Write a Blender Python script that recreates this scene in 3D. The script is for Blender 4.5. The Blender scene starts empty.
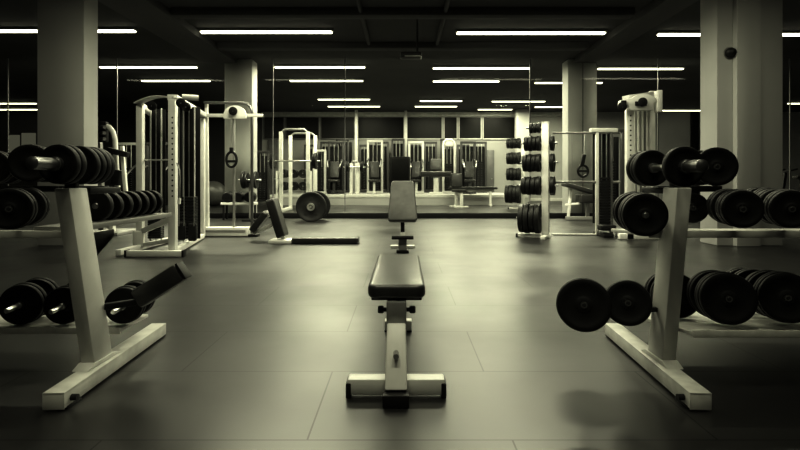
import bpy, bmesh, math, random
from mathutils import Vector, Matrix
random.seed(7)
C = bpy.context.scene.collection
PI = math.pi
F, VX, VY, H = 520.0, 403.0, 180.0, 0.95      # focal length in pixels, vanishing point, eye height
def at(px, py, z): return Vector(((px-VX)*z/F, z, H-(py-VY)*z/F))
def xat(px, z): return (px-VX)*z/F
def zat(py, z): return H-(py-VY)*z/F

# ------------------------------------------------------------------ materials
def nodes(name):
    m = bpy.data.materials.new(name); m.use_nodes = True
    nt = m.node_tree; nt.nodes.clear()
    out = nt.nodes.new('ShaderNodeOutputMaterial')
    return m, nt, out
def pmat(name, col, rough=.5, metal=0., var=.12, scale=6., bump=0., bscale=200., spec=.5, coat=0.):
    m, nt, out = nodes(name)
    b = nt.nodes.new('ShaderNodeBsdfPrincipled')
    tc = nt.nodes.new('ShaderNodeTexCoord')
    n = nt.nodes.new('ShaderNodeTexNoise'); n.inputs['Scale'].default_value = scale; n.inputs['Detail'].default_value = 4
    nt.links.new(tc.outputs['Object'], n.inputs['Vector'])
    r = nt.nodes.new('ShaderNodeValToRGB')
    c0 = [max(0, c*(1-var)) for c in col]; c1 = [min(1, c*(1+var)) for c in col]
    r.color_ramp.elements[0].position = .3; r.color_ramp.elements[1].position = .7
    r.color_ramp.elements[0].color = (*c0, 1); r.color_ramp.elements[1].color = (*c1, 1)
    nt.links.new(n.outputs['Fac'], r.inputs['Fac']); nt.links.new(r.outputs['Color'], b.inputs['Base Color'])
    b.inputs['Roughness'].default_value = rough; b.inputs['Metallic'].default_value = metal
    b.inputs['Specular IOR Level'].default_value = spec; b.inputs['Coat Weight'].default_value = coat
    if bump:
        n2 = nt.nodes.new('ShaderNodeTexNoise'); n2.inputs['Scale'].default_value = bscale
        nt.links.new(tc.outputs['Object'], n2.inputs['Vector'])
        bp = nt.nodes.new('ShaderNodeBump'); bp.inputs['Strength'].default_value = bump; bp.inputs['Distance'].default_value = .002
        nt.links.new(n2.outputs['Fac'], bp.inputs['Height']); nt.links.new(bp.outputs['Normal'], b.inputs['Normal'])
    nt.links.new(b.outputs[0], out.inputs['Surface'])
    return m
def floor_mat():
    m, nt, out = nodes('rubber_floor')
    b = nt.nodes.new('ShaderNodeBsdfPrincipled'); tc = nt.nodes.new('ShaderNodeTexCoord')
    br = nt.nodes.new('ShaderNodeTexBrick')
    br.offset = .5; br.inputs['Scale'].default_value = 1.0
    br.inputs['Brick Width'].default_value = 1.5; br.inputs['Row Height'].default_value = .68
    br.inputs['Mortar Size'].default_value = .004; br.inputs['Mortar Smooth'].default_value = .3
    br.inputs['Color1'].default_value = (.014, .014, .0135, 1); br.inputs['Color2'].default_value = (.010, .010, .0098, 1)
    br.inputs['Mortar'].default_value = (.003, .003, .003, 1)
    mp = nt.nodes.new('ShaderNodeMapping'); mp.inputs['Location'].default_value = (.35, .14, 0)
    nt.links.new(tc.outputs['Object'], mp.inputs['Vector']); nt.links.new(mp.outputs[0], br.inputs['Vector'])
    n = nt.nodes.new('ShaderNodeTexNoise'); n.inputs['Scale'].default_value = .9; n.inputs['Detail'].default_value = 6
    nt.links.new(tc.outputs['Object'], n.inputs['Vector'])
    mr = nt.nodes.new('ShaderNodeMapRange'); mr.inputs['From Min'].default_value = .3; mr.inputs['From Max'].default_value = .7
    mr.inputs['To Min'].default_value = .29; mr.inputs['To Max'].default_value = .43
    nt.links.new(n.outputs['Fac'], mr.inputs['Value']); nt.links.new(mr.outputs[0], b.inputs['Roughness'])
    mx = nt.nodes.new('ShaderNodeMixRGB'); mx.blend_type = 'MULTIPLY'; mx.inputs['Fac'].default_value = .35
    nt.links.new(br.outputs['Color'], mx.inputs[1]); nt.links.new(n.outputs['Fac'], mx.inputs[2])
    nt.links.new(mx.outputs[0], b.inputs['Base Color'])
    n3 = nt.nodes.new('ShaderNodeTexNoise'); n3.inputs['Scale'].default_value = 120
    nt.links.new(tc.outputs['Object'], n3.inputs['Vector'])
    bp = nt.nodes.new('ShaderNodeBump'); bp.inputs['Strength'].default_value = .05; bp.inputs['Distance'].default_value = .003
    nt.links.new(n3.outputs['Fac'], bp.inputs['Height']); nt.links.new(bp.outputs[0], b.inputs['Normal'])
    b.inputs['Specular IOR Level'].default_value = 1.0
    sp = nt.nodes.new('ShaderNodeMapRange'); sp.inputs['To Min'].default_value = .95; sp.inputs['To Max'].default_value = .5
    nt.links.new(br.outputs['Fac'], sp.inputs['Value']); nt.links.new(sp.outputs[0], b.inputs['Specular IOR Level'])
    nt.links.new(b.outputs[0], out.inputs['Surface'])
    return m
TINT = (1.0, .985, .72)
def emit(name, s, col=TINT):
    m, nt, out = nodes(name)
    e = nt.nodes.new('ShaderNodeEmission'); e.inputs['Color'].default_value = (*col, 1); e.inputs['Strength'].default_value = s
    nt.links.new(e.outputs[0], out.inputs['Surface']); return m
def glass_mat():
    m, nt, out = nodes('clear_glass')
    t = nt.nodes.new('ShaderNodeBsdfTransparent'); t.inputs['Color'].default_value = (.93, .94, .92, 1)
    g = nt.nodes.new('ShaderNodeBsdfGlossy'); g.inputs['Roughness'].default_value = .02
    f = nt.nodes.new('ShaderNodeFresnel'); f.inputs['IOR'].default_value = 1.35
    mx = nt.nodes.new('ShaderNodeMixShader')
    nt.links.new(f.outputs[0], mx.inputs['Fac']); nt.links.new(t.outputs[0], mx.inputs[1]); nt.links.new(g.outputs[0], mx.inputs[2])
    nt.links.new(mx.outputs[0], out.inputs['Surface']); return m
M = dict(
    floor=floor_mat(), glass=glass_mat(),
    ceil=pmat('dark_ceiling', (.035, .035, .035), .9, var=.2, scale=.7),
    beam=pmat('beam_paint', (.055, .055, .055), .9, var=.08, scale=1.),
    wall=pmat('pale_wall', (.38, .38, .37), .9, var=.05, scale=.8),
    walld=pmat('dark_wall', (.035, .035, .035), .9, var=.15, scale=.8),
    wallm=pmat('mid_wall', (.34, .34, .34), .9, var=.1, scale=.8),
    column=pmat('column_paint', (.42, .42, .41), .8, var=.05, scale=1.2, bump=.1, bscale=60),
    kerb=pmat('black_kerb', (.006, .006, .006), .7, spec=.15),
    mullion=pmat('mullion_metal', (.16, .16, .16), .45, .3),
    whiteframe=pmat('white_window_frame', (.62, .62, .6), .5),
    night=pmat('night_glass', (.010, .010, .010), .35, spec=.2),
    platform=pmat('platform_lit_floor', (.42, .42, .41), .6, var=.06, scale=2),  # platform tone imitates brightly lit floor
    darkframe=pmat('dark_frame_paint', (.045, .045, .045), .4), hallwhite=pmat('grey_white_paint', (.56, .56, .54), .4, var=.06, scale=9),
    ball=pmat('ball_vinyl', (.06, .06, .058), .4),
    white=pmat('white_powder_coat', (.66, .66, .63), .38, var=.06, scale=9, bump=.08, bscale=400),
    whitew=pmat('worn_white_paint', (.58, .58, .55), .34, var=.13, scale=14, bump=.1, bscale=300),
    grey=pmat('grey_steel', (.27, .27, .26), .4, .3),
    chrome=pmat('brushed_chrome', (.72, .72, .70), .28, 1.),
    darkchrome=pmat('dark_steel', (.22, .22, .22), .35, .9),
    black=pmat('black_plastic', (.008, .008, .008), .5, spec=.3),
    rubber=pmat('black_rubber', (.0055, .0055, .0055), .55, spec=.22, var=.2, scale=18, bump=.25, bscale=260),
    rubber2=pmat('worn_black_rubber', (.008, .008, .008), .5, spec=.28, var=.25, scale=12, bump=.25, bscale=220),
    stack=pmat('weight_stack_steel', (.010, .010, .010), .5, spec=.3),
    leather=pmat('black_leather', (.026, .026, .025), .36, var=.2, scale=10, bump=.35, bscale=160, coat=.1),
    leatherl=pmat('grey_leather', (.075, .075, .072), .42, var=.2, scale=10, bump=.35, bscale=120),
    cable=pmat('cable_steel', (.35, .35, .34), .4, .7),
    lamp=emit('lamp_diffuser', 7.0), lampfar=emit('lamp_diffuser_far', 4.0),
    lit=emit('lit_room_window', .09),
)

# ------------------------------------------------------------------ mesh helpers
class MB:
    def __init__(s, off=(0, 0, 0)): s.bm = bmesh.new(); s.off = Vector(off)
    def _add(s, bm2, mat=None):
        if mat is not None: bmesh.ops.transform(bm2, matrix=mat, verts=bm2.verts)
        me = bpy.data.meshes.new('tmp'); bm2.to_mesh(me); bm2.free(); s.bm.from_mesh(me); bpy.data.meshes.remove(me); return s
    def box(s, c, size, rot=None, bev=.004, seg=2):
        b = bmesh.new(); bmesh.ops.create_cube(b, size=1)
        bmesh.ops.scale(b, vec=Vector(size), verts=b.verts)
        bev = min(bev, min(size)*.45)
        if bev > 0: bmesh.ops.bevel(b, geom=b.edges[:], offset=bev, segments=seg, profile=.5, affect='EDGES')
        m = Matrix.Translation(Vector(c))
        if rot is not None: m = m @ rot.to_4x4()
        return s._add(b, m)
    def bar(s, p0, p1, w, h, up=(0, 0, 1), bev=.004):
        p0, p1 = Vector(p0), Vector(p1); d = p1-p0; L = d.length; y = d.normalized()
        u = Vector(up)
        if abs(y.dot(u)) > .98: u = Vector((0, 1, 0))
        x = y.cross(u).normalized(); z = x.cross(y)
        return s.box((p0+p1)/2, (w, L, h), Matrix((x, y, z)).transposed(), bev)
    def cyl(s, p0, p1, r, seg=20, r2=None):
        p0, p1 = Vector(p0), Vector(p1); d = p1-p0; b = bmesh.new()
        bmesh.ops.create_cone(b, cap_ends=True, segments=seg, radius1=r, radius2=r if r2 is None else r2, depth=d.length)
        q = Vector((0, 0, 1)).rotation_difference(d.normalized())
        return s._add(b, Matrix.Translation((p0+p1)/2) @ q.to_matrix().to_4x4())
    def tube(s, pts, r, seg=12):
        pts = [Vector(p) for p in pts]; b = bmesh.new(); rings = []; n0 = None
        for i, p in enumerate(pts):
            t = (pts[min(i+1, len(pts)-1)]-pts[max(i-1, 0)]).normalized()
            if n0 is None:
                n0 = t.orthogonal().normalized()
            else:
                n0 = (n0-t*n0.dot(t)).normalized()
            bi = t.cross(n0)
            rings.append([b.verts.new(p+(n0*math.cos(a)+bi*math.sin(a))*r) for a in [2*PI*k/seg for k in range(seg)]])
        for a, c in zip(rings, rings[1:]):
            for k in range(seg): b.faces.new((a[k], a[(k+1) % seg], c[(k+1) % seg], c[k]))
        b.faces.new(rings[0][::-1]); b.faces.new(rings[-1])
        return s._add(b)
    def lathe(s, prof, c=(0, 0, 0), axis=(0, 1, 0), seg=48, closed=False):
        b = bmesh.new(); rings = []
        for r, y in prof:
            rings.append([b.verts.new((max(r, 1e-5)*math.cos(2*PI*k/seg), max(r, 1e-5)*math.sin(2*PI*k/seg), y)) for k in range(seg)])
        pr = list(zip(rings, rings[1:]))
        if closed: pr.append((rings[-1], rings[0]))
        for a, e in pr:
            for k in range(seg): b.faces.new((a[k], a[(k+1) % seg], e[(k+1) % seg], e[k]))
        bmesh.ops.remove_doubles(b, verts=b.verts, dist=2e-5)
        bmesh.ops.recalc_face_normals(b, faces=b.faces)
        q = Vector((0, 0, 1)).rotation_difference(Vector(axis).normalized())
        return s._add(b, Matrix.Translation(Vector(c)) @ q.to_matrix().to_4x4())
    def prism(s, poly, d, org=(0, 0, 0), ex=(1, 0, 0), ey=(0, 0, 1), bev=0.):
        ex, ey = Vector(ex), Vector(ey); n = ex.cross(ey).normalized(); o = Vector(org); b = bmesh.new()
        a = [b.verts.new(o+ex*x+ey*y-n*d/2) for x, y in poly]; c = [b.verts.new(o+ex*x+ey*y+n*d/2) for x, y in poly]
        b.faces.new(a[::-1]); b.faces.new(c)
        k = len(poly)
        for i in range(k): b.faces.new((a[i], a[(i+1) % k], c[(i+1) % k], c[i]))
        bmesh.ops.recalc_face_normals(b, faces=b.faces)
        if bev: bmesh.ops.bevel(b, geom=b.edges[:], offset=bev, segments=2, profile=.5, affect='EDGES')
        return s._add(b)
    def mesh(s, name):
        bmesh.ops.translate(s.bm, vec=-s.off, verts=s.bm.verts)
        me = bpy.data.meshes.new(name); s.bm.to_mesh(me); s.bm.free()
        me.shade_smooth() if hasattr(me, 'shade_smooth') else None
        try: me.set_sharp_from_angle(angle=math.radians(38))
        except Exception: pass
        return me
    def build(s, name, mat, parent=None): return obj(name, s.mesh(name), mat, parent)
def obj(name, me, mat, parent=None, loc=None):
    o = bpy.data.objects.new(name, me); C.objects.link(o)
    if mat is not None and not me.materials: me.materials.append(mat)
    if parent is not None: o.parent = parent
    if loc is not None: o.location = loc
    return o
def tag(o, label, cat, group=None):
    o['label'] = label; o['category'] = cat
    if group: o['group'] = group
    return o
def thing(name, label, cat, loc=(0, 0, 0), rz=0, group=None):
    o = bpy.data.objects.new(name, None); C.objects.link(o); o.empty_display_size = .1
    o.location = loc; o.rotation_euler = (0, 0, rz); return tag(o, label, cat, group)
def struct(name, mb, mat):
    o = mb.build(name, mat); o['kind'] = 'structure'; return o
def dup(root, loc, rz, label, group=None):
    r = root.copy(); C.objects.link(r); r.location = loc; r.rotation_euler = (0, 0, rz); r['label'] = label
    if group: r['group'] = group
    for ch in list(root.children):
        c = ch.copy(); C.objects.link(c); c.parent = r
        for g in list(ch.children):
            d = g.copy(); C.objects.link(d); d.parent = c
    return r

# ------------------------------------------------------------------ room shell
CZ, GY, BY = 4.0, 13.0, 23.3        # ceiling height, glass wall, far wall
struct('floor', MB().box((0, 9.5, -.05), (44, 29, .1), bev=0), M['floor'])
struct('ceiling', MB().box((0, 9.5, CZ+.05), (44, 29, .1), bev=0), M['ceil'])
struct('wall_left', MB().box((-21, 9.5, CZ/2), (.2, 28.8, CZ), bev=0), M['walld'])
struct('wall_right', MB().box((21, 9.5, CZ/2), (.2, 28.8, CZ), bev=0), M['walld'])
struct('wall_front', MB().box((0, -4.6, CZ/2), (41.7, .2, CZ), bev=0), M['walld'])
xa, xb = xat(262, BY), xat(700, BY)
struct('wall_back', MB().box(((xa+xat(570, BY))/2, BY+.1, CZ/2), (xat(570, BY)-xa, .2, CZ), bev=0), M['wall'])
struct('wall_back_left', MB().box(((xa-20.9)/2, BY+.1, CZ/2), (xa+20.9, .2, CZ), bev=0), M['walld'])  # same far wall, its unlit left stretch darkened in the colour
struct('wall_back_right', MB().box(((xat(570, BY)+20.9)/2, BY+.1, CZ/2), (20.9-xat(570, BY), .2, CZ), bev=0), M['wallm'])  # lit right stretch, brightness put into the colour beyond the lamps' reach
struct('baseboard_back', MB().box(((xa+xat(570, BY))/2, BY-.03, .07), (xat(570, BY)-xa, .06, .14), bev=.01), M['white'])
struct('trim_1', MB().box(((xa+xat(570, BY))/2, BY-.06, CZ-.11), (xat(570, BY)-xa, .12, .20), bev=.01), M['whiteframe'])
# dark night windows high in the far wall
wn = 20
for a, b_ in ((264, 284), (286, 319), (321, 354.5), (358, 404), (407, 442), (444, 457), (459, 481), (483, 515)):
    x0, x1 = xat(a, BY), xat(b_, BY); z0, z1 = zat(139, BY), zat(117.5, BY)
    p = struct('window_%d' % wn, MB().box(((x0+x1)/2, BY-.01, (z0+z1)/2), (x1-x0, .04, z1-z0), bev=0), M['night'])
    fr = MB()
    fr.bar((x0, BY-.04, z0), (x1, BY-.04, z0), .05, .05); fr.bar((x0, BY-.04, z0), (x0, BY-.04, z1), .04, .05)
    fr.bar((x1, BY-.04, z0), (x1, BY-.04, z1), .04, .05)
    fr.build('window_frame', M['mullion' if a < 330 else 'whiteframe'], p)
    wn += 1
# dark door and pale panels lower on the far wall
for i, (a, b_, t, mt) in enumerate(((268, 278, 140, 'mullion'), (346, 352, 142, 'night'), (484, 494, 150, 'mullion'))):
    x0, x1 = xat(a, BY), xat(b_, BY)
    d = struct('door_%d' % (i+1), MB().box(((x0+x1)/2, BY-.04, zat(t, BY)/2), (x1-x0, .06, zat(t, BY)-.01), bev=.01), M[mt])
    MB().cyl((x1-.12, BY-.12, 1.0), (x1-.12, BY-.07, 1.0), .03).build('door_handle', M['chrome'], d)
# mirrored wall built as clear panes, its reflections built as the hall beyond
struct('baseboard_glass', MB().box((0, GY, .062), (41, .14, .124), bev=.008), M['kerb'])
seams = [-20.8, xat(8, GY), xat(117, GY), xat(273, GY), xat(345, GY), xat(530, GY), xat(658, GY), xat(790, GY), 20.8]
for i, (a, b_) in enumerate(zip(seams, seams[1:])):
    b = bmesh.new()
    v = [b.verts.new(p) for p in ((a+.012, GY, .13), (b_-.012, GY, .13), (b_-.012, GY, CZ-.01), (a+.012, GY, CZ-.01))]
    b.faces.new(v); me = bpy.data.meshes.new('window'); b.to_mesh(me); b.free()
    o = obj('window_%d' % (i+1), me, M['glass']); o['kind'] = 'structure'
    if i: struct('trim_%d' % (i+1), MB().box((a, GY, (CZ+.13)/2), (.022, .03, CZ-.14), bev=0), M['mullion'])
# tall white posts in the far hall
for i, (px, z, w) in enumerate(((356.3, 22.6, .13), (405.6, 22.8, .12))):
    struct('trim_%d' % (20+i), MB().box((xat(px, z), z, CZ/2), (w, w, CZ-.02), bev=.01), M['whiteframe'])
# added platform with white front edge, riser coloured to imitate lit floor
PY, PH = 19.5, .40
PX0, PX1 = xat(270, PY), xat(528, PY)
struct('floor_platform', MB().box(((PX0+PX1)/2, (PY+BY)/2, PH/2), (PX1-PX0, BY-PY, PH-.002), bev=0), M['platform'])
struct('trim_40', MB().box(((PX0+PX1)/2, PY-.015, PH-.055), (PX1-PX0, .03, .11), bev=.005), M['white'])
# columns
def column(n, x0, x1, y0, y1, mat='column'):
    return struct('column_%d' % n, MB().box(((x0+x1)/2, (y0+y1)/2, CZ/2), (x1-x0, y1-y0, CZ-.004), bev=.012), M[mat])
column(1, xat(37, 7.5), xat(84, 7.5), 7.5, 7.85)
c2 = column(2, xat(717, 7.5), xat(783, 7.5), 7.5, 7.93)
struct('column_3', MB().box(((xat(737, 7.4)+xat(761, 7.4))/2, 7.45, CZ/2), (xat(761, 7.4)-xat(737, 7.4), .1, CZ-.004), bev=.012), M['column'])
column(4, xat(224.5, 13.12), xat(252, 13.12), 13.12, 13.6)  # this and the next are mirror images of the near columns, built solid
column(5, xat(568, 13.12), xat(597, 13.12), 13.12, 13.6)
column(6, xat(517, 22.4), xat(530, 22.4), 22.4, 22.9)
struct('trim_30', MB().box((xat(583, 13.1), 13.112, CZ/2), (.02, .012, CZ-.01), bev=0), M['mullion'])
# ceiling beams run in depth over the columns, with cross beams
for i, (a, b_) in enumerate(((-4.95, -4.15), (4.25, 4.78))):
    struct('beam_%d' % (i+1), MB().box(((a+b_)/2, 4.3, CZ-.075), (b_-a, 17.2, .15), bev=.01), M['beam'])
for i, y in enumerate((11.6, 9.3)):
    struct('beam_%d' % (i+5), MB().box((0, y, CZ-.07), (8.2, .25, .14), bev=.01), M['beam'])
# ceiling pipes
for i, (x, y0, y1) in enumerate(((-.75, 2, 11.4), (.75, 2, 11.4))):
    tag(MB().cyl((x, y0, CZ-.06), (x, y1, CZ-.06), .04).build('ceiling_pipe', M['beam']),
        ['thin dark pipe running along the ceiling over the left half', 'thin dark pipe running along the ceiling over the right half'][i], 'pipe')

# ------------------------------------------------------------------ ceiling lights
HALL = []
def lamp(x0, x1, y, label, group, far=False):
    Y = (CZ-.08-H)*F/(VY-y); a, b_ = xat(x0, Y), xat(x1, Y)
    t = thing('ceiling_light', label, 'ceiling light', ((a+b_)/2, Y, CZ-.001), 0, group)
    L = b_-a
    if far and abs((x0+x1)/2-403) < 270: HALL.append(((a+b_)/2, Y, L))
    MB().box((0, 0, -.025), (L+.06, .14, .05), bev=.008).build('housing', M['grey'], t)
    MB().box((0, 0, -.066), (L, .10, .03), bev=.01).build('diffuser', M['lampfar' if far else 'lamp'], t)
R1 = 'long ceiling lights in front of the glass wall'; R2 = 'reflected ceiling lights built beyond the glass wall'  # mirrored lamp rows are built as lamps in the hall
for a in ((-8, 135, 32, 'long ceiling light passing behind the left column'), (201, 332, 33, 'long bright ceiling light over the weight machine with white frame'),
          (457, 605, 34, 'longest bright ceiling light, over the right half of the room'), (658, 806, 35.5, 'long ceiling light passing behind the right column')):
    lamp(*a, R1)
far = [(100, 197, 68), (275, 365, 68), (433, 530, 69), (598, 683, 69.5), (142, 210, 81.5), (290, 363, 81.5), (433, 499, 82), (535, 602, 83.5), (-10, 36, 104),
       (318, 370, 100), (420, 462, 101.5), (492, 545, 102), (660, 705, 111), (328, 380, 107), (415, 457, 107), (535, 565, 107.5), (478, 512, 110), (-20, 37, 110), (788, 812, 104)]
fl = ['nearest row beyond the glass, first from the left', 'nearest row beyond the glass, second from the left', 'nearest row beyond the glass, third from the left', 'nearest row beyond the glass, fourth from the left',
      'second row beyond the glass, above the white-framed weight machine', 'second row beyond the glass, left of centre', 'second row beyond the glass, right of centre', 'second row beyond the glass, crossing the right hall column',
      'far hall, beside the left column, upper of two', 'fourth row, left of centre above the night windows', 'fourth row, right of centre above the night windows', 'fourth row, above the narrow pale column',
      'far hall, just left of the right column', 'farthest row, left of centre', 'farthest row, right of centre', 'farthest row, left of the right hall column', 'farthest row, above the hall plate tree',
      'far hall, beside the left column, lower of two', 'far hall, at the right edge beyond the right column']
for a, l in zip(far, fl): lamp(*a, 'ceiling light in the '+l if not l.startswith('far hall') else 'ceiling light in the '+l, R2, True)
# lights at the drawn fixtures, unseen overhead rows of the grid, and added fill
def area(x, y, L, e, z=CZ-.1, w=.12, rx=0, sp=2.4):
    l = bpy.data.lights.new('lamp_or_fill_light', 'AREA'); l.shape = 'RECTANGLE'; l.size = L; l.size_y = w; l.energy = e; l.color = TINT; l.spread = sp
    o = bpy.data.objects.new('lamp_or_fill_light', l); C.objects.link(o); o.location = (x, y, z); o.rotation_euler = (rx, 0, 0); return o
for x, e in ((-2.75, 230), (2.6, 230)): area(x, 10.7, 2.3, e, z=CZ-.17, sp=2.1)
for x in (-1.5, 1.5): area(x, 7.4, 2.2, 128, sp=2.8)
for x in (-1.3, 1.3): area(x, 4.6, 2.0, 52, sp=2.8)
for x in (-4.3, 4.4): area(x, 5.3, 1.4, 48, sp=3.0)  # added side lights, brighten the column fronts
for x in (-.7, .7): area(x, 1.3, .8, 16, sp=2.0)
for x in (-1.6, 1.6): area(x, -1.2, 1.4, 9)  # added fill from behind the camera
area(8.2, 20.5, 2.0, 70, z=CZ-.2, sp=3.1)  # added light to brighten the right part of the far wall
for x, y, L in HALL: area(x, y, L, (120 if y < 17 else 98 if y < 20.5 else 70), z=CZ-.086, w=.1, sp=3.1)
# ------------------------------------------------------------------ weights
_cache = {}
def plate_mesh(R, t, hole=.017, seg=56):
    k = ('plate', round(R, 4), round(t, 4), hole, seg)
    if k not in _cache:
        e = min(.0045, t*.2); h = t/2; d = min(.003, t*.12)
        half = [(hole, -h), (R*.27, -h), (R*.30, -h+d*.6), (R*.36, -h+d), (R*.74, -h+d), (R*.80, -h), (R-e*1.5, -h), (R-e*.45, -h+e*.4), (R, -h+e*1.4)]
        prof = half+[(r, -y) for r, y in half[::-1]]
        _cache[k] = MB().lathe(prof, seg=seg, closed=True).mesh('weight_plate')
    return _cache[k]
def dumbbell(px, py, z, R, label, n=2, n2=None, t=.034, grip=.13, sleeve=0., tilt=0., group=None, chrome=False, mid=0, yaw=.55, sr=.026, sm='darkchrome'):
    """axis in depth, near face of the near head centred on the pixel at depth z"""
    n2 = n if n2 is None else n2; g = t+.002
    L1 = n*g; L2 = n2*g; total = L1+grip+L2
    p = at(px, py, z)
    root = thing('dumbbell', label, 'dumbbell', p, 0, group); root.rotation_euler = (tilt, 0, -yaw*math.atan2(p.x, p.y))
    hm = MB().cyl((0, -.004, 0), (0, total+.004, 0), .0145, 24)
    hm.cyl((0, L1, 0), (0, L1+.016, 0), .024, 24).cyl((0, L1+grip-.016, 0), (0, L1+grip, 0), .024, 24)
    hm.build('handle', M['chrome'], root)
    if sleeve:
        s = MB().lathe([(0, -sleeve), (sr*.7, -sleeve), (sr, -sleeve+.006), (sr, -.02), (sr+.004, -.018), (sr+.004, -.001), (0, -.001)], axis=(0, 1, 0), seg=28)
        s.build('sleeve', M[sm], root)
    else:
        MB().lathe([(0, -.006), (.007, -.006), (.010, -.003), (.011, .002), (0, .002)], seg=24).build('end_bolt', M['chrome' if chrome else 'stack'], root)
    ys = [i*g+t/2 for i in range(n)]+[L1+grip+i*g+t/2 for i in range(n2)]
    if mid: ys.append(L1+mid)
    for i, y in enumerate(ys):
        rr = R*(1-.03*(abs(i-n/2) % 2))
        obj('plate', plate_mesh(rr, t), M['rubber'], root, (0, y, 0))
    return root

# ------------------------------------------------------------------ dumbbell racks
def rack(side, X, zb, label, tray_px):
    """side -1 left, +1 right; zb = mid depth of the foot of the upright"""
    t = thing('dumbbell_rack', label, 'dumbbell rack', (X, zb, 0)); o = t.location
    def mb(): return MB(o)
    f = mb()                                                   # foot: top plate and two flanges, like a folded channel
    y0, y1 = 2.13, 3.17
    n, e = Vector((X-side*.035+.0, y0, .0)), Vector((X+side*.02, y1, 0)); k = (e-n).normalized(); px = Vector((k.y, -k.x, 0))
    f.bar(n+Vector((0, 0, .072)), e+Vector((0, 0, .072)), .088, .012, bev=.003)
    for s in (-1, 1): f.bar(n+px*s*.04+Vector((0, 0, .042)), e+px*s*.04+Vector((0, 0, .042)), .008, .062, bev=.002)
    f.bar(e-k*.008+Vector((0, 0, .042)), e+Vector((0, 0, .042)), .084, .062, bev=.002)
    f.bar(n+Vector((0, 0, .042)), n+k*.006+Vector((0, 0, .042)), .086, .07, bev=.002)
    f.build('foot', M['whitew'], t)
    for s, yy in ((0, y0+.07), (1, y1-.06)):
        mb().box((X-side*.035+side*.055*s, yy, .0075), (.09, .10, .015), bev=.003).build('rubber_pad', M['black'], t)
    mb().cyl((X-side*.079, y0+.05, .04), (X-side*.105, y0+.05, .04), .013).build('knob', M['black'], t)
    Xo = X+side*1.46                                           # outer end frame
    mb().box((Xo, (y0+y1)/2, .042), (.088, y1-y0, .07), bev=.004).build('foot', M['whitew'], t)
    mb().prism([(zb-.075, .078), (zb+.075, .078), (zb-.15+.065, .915), (zb-.15-.065, .915)], .07, (Xo, 0, 0), (0, 1, 0), (0, 0, 1), bev=.006).build('upright', M['white'], t)
    lean = .15 if side > 0 else .2
    u = mb()
    b0, b1 = Vector((X, zb, .078)), Vector((X, zb-.15, .90))
    ax = (b1-b0).normalized(); dn = Vector((0, 1, 0)); 
    poly = [(zb-.075, .078), (zb+.075, .078), (zb-lean+.065, .915), (zb-lean-.065, .915)]
    u.prism(poly, .066, (X, 0, 0), (0, 1, 0), (0, 0, 1), bev=.006)
    u.build('upright', M['white'], t)
    w = mb().prism([(zb-.14, .079), (zb+.14, .079), (zb+.085, .10), (zb-.085, .10)], .078, (X, 0, 0), (0, 1, 0), (0, 0, 1), bev=.003)
    w.build('weld_plate', M['whitew'], t)
    return t, mb
# right rack -------------------------------------------------
XR, ZR = 1.255, 2.53
rk, mb = rack(1, XR, ZR, 'white dumbbell rack with black weights, on the right of the room', None)
def tray(mb, x0, x1, y0, z0, depth, tilt, mat, name, parent, th=.034):
    """flat shelf with a front lip; front edge at y0, top at z0, dropping towards the back by tilt"""
    y1 = y0+depth; s = math.tan(tilt)
    m = mb()
    m.bar((( x0+x1)/2, y0, z0-th/2), ((x0+x1)/2, y1, z0-th/2-depth*s), x1-x0, th*.5, bev=.004)
    m.box(((x0+x1)/2, y0+.004, z0-th/2), (x1-x0, .012, th), bev=.003)
    return m.build(name, mat, parent)
TL = math.radians(7)
tray(mb, XR+.045, XR+1.45, 2.33, .277, .78, TL, M['whitew'], 'tray', rk)
tray(mb, XR-.085, XR+1.45, 2.47, .709, .46, math.radians(3), M['whitew'], 'tray', rk)
# cantilever arms that hold the inner dumbbells, and the top rail
def arm(mb, x0, x1, y, z, parent, name='support_arm'):
    mb().bar((x0, y, z), (x1, y, z), .028, .022).build(name, M['black'], parent)
g = .036
ld = [(584, 305, 2.22, .115, 'black dumbbell overhanging the low tray of the right rack, nearest the benches', 2, .32),
      (628, 303, 2.36, .104, 'black dumbbell on the low tray of the right rack, just inside the upright', 2, .18),
      (677, 296, 2.71, .118, 'black dumbbell on the low tray of the right rack, behind the upright', 2, .10),
      (729, 299, 2.35, .121, 'black dumbbell on the low tray of the right rack, first outside the upright', 3, .10),
      (755, 290, 2.78, .112, 'black dumbbell set back on the low tray of the right rack', 2, .10),
      (788, 298, 2.36, .118, 'black dumbbell on the low tray of the right rack, cut by the picture edge', 3, .10)]
for i, (px, py, z, R, l, n, gr) in enumerate(ld): dumbbell(px, py, z, R, l, n=n, grip=gr, tilt=-TL if i > 1 else -.2, yaw=.55 if i > 1 else .9, group='dumbbells on the low tray of the right rack')
md = [(645.5, 215, 2.28, .099, 'black dumbbell with a bright end bolt overhanging the middle tray of the right rack', 3, .10, True),
      (693, 208, 2.62, .078, 'black dumbbell on the middle tray of the right rack, just beyond the upright', 2, .08, False),
      (743, 209, 2.29, .088, 'thick black dumbbell in the middle of the right rack\'s middle tray', 3, .08, False),
      (771, 204, 2.64, .085, 'black dumbbell set back on the middle tray of the right rack', 2, .08, False),
      (792, 209, 2.29, .088, 'black dumbbell on the middle tray of the right rack, at the picture edge', 3, .08, False)]
for px, py, z, R, l, n, gr, ch in md: dumbbell(px, py, z, R, l, n=n, grip=gr, chrome=ch, group='dumbbells on the middle tray of the right rack')
p1, p2, p3 = at(584, 305, 2.22), at(628, 303, 2.36), at(645.5, 215, 2.28)
arm(mb, p1.x+.03, XR-.035, 2.50, p1.z-.088, rk)
arm(mb, p3.x-.02, XR-.035, 2.44, p3.z-.027, rk)
mb().box((XR, ZR-.15, .955), (.05, .05, .085), bev=.004).build('saddle', M['black'], rk)
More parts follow.
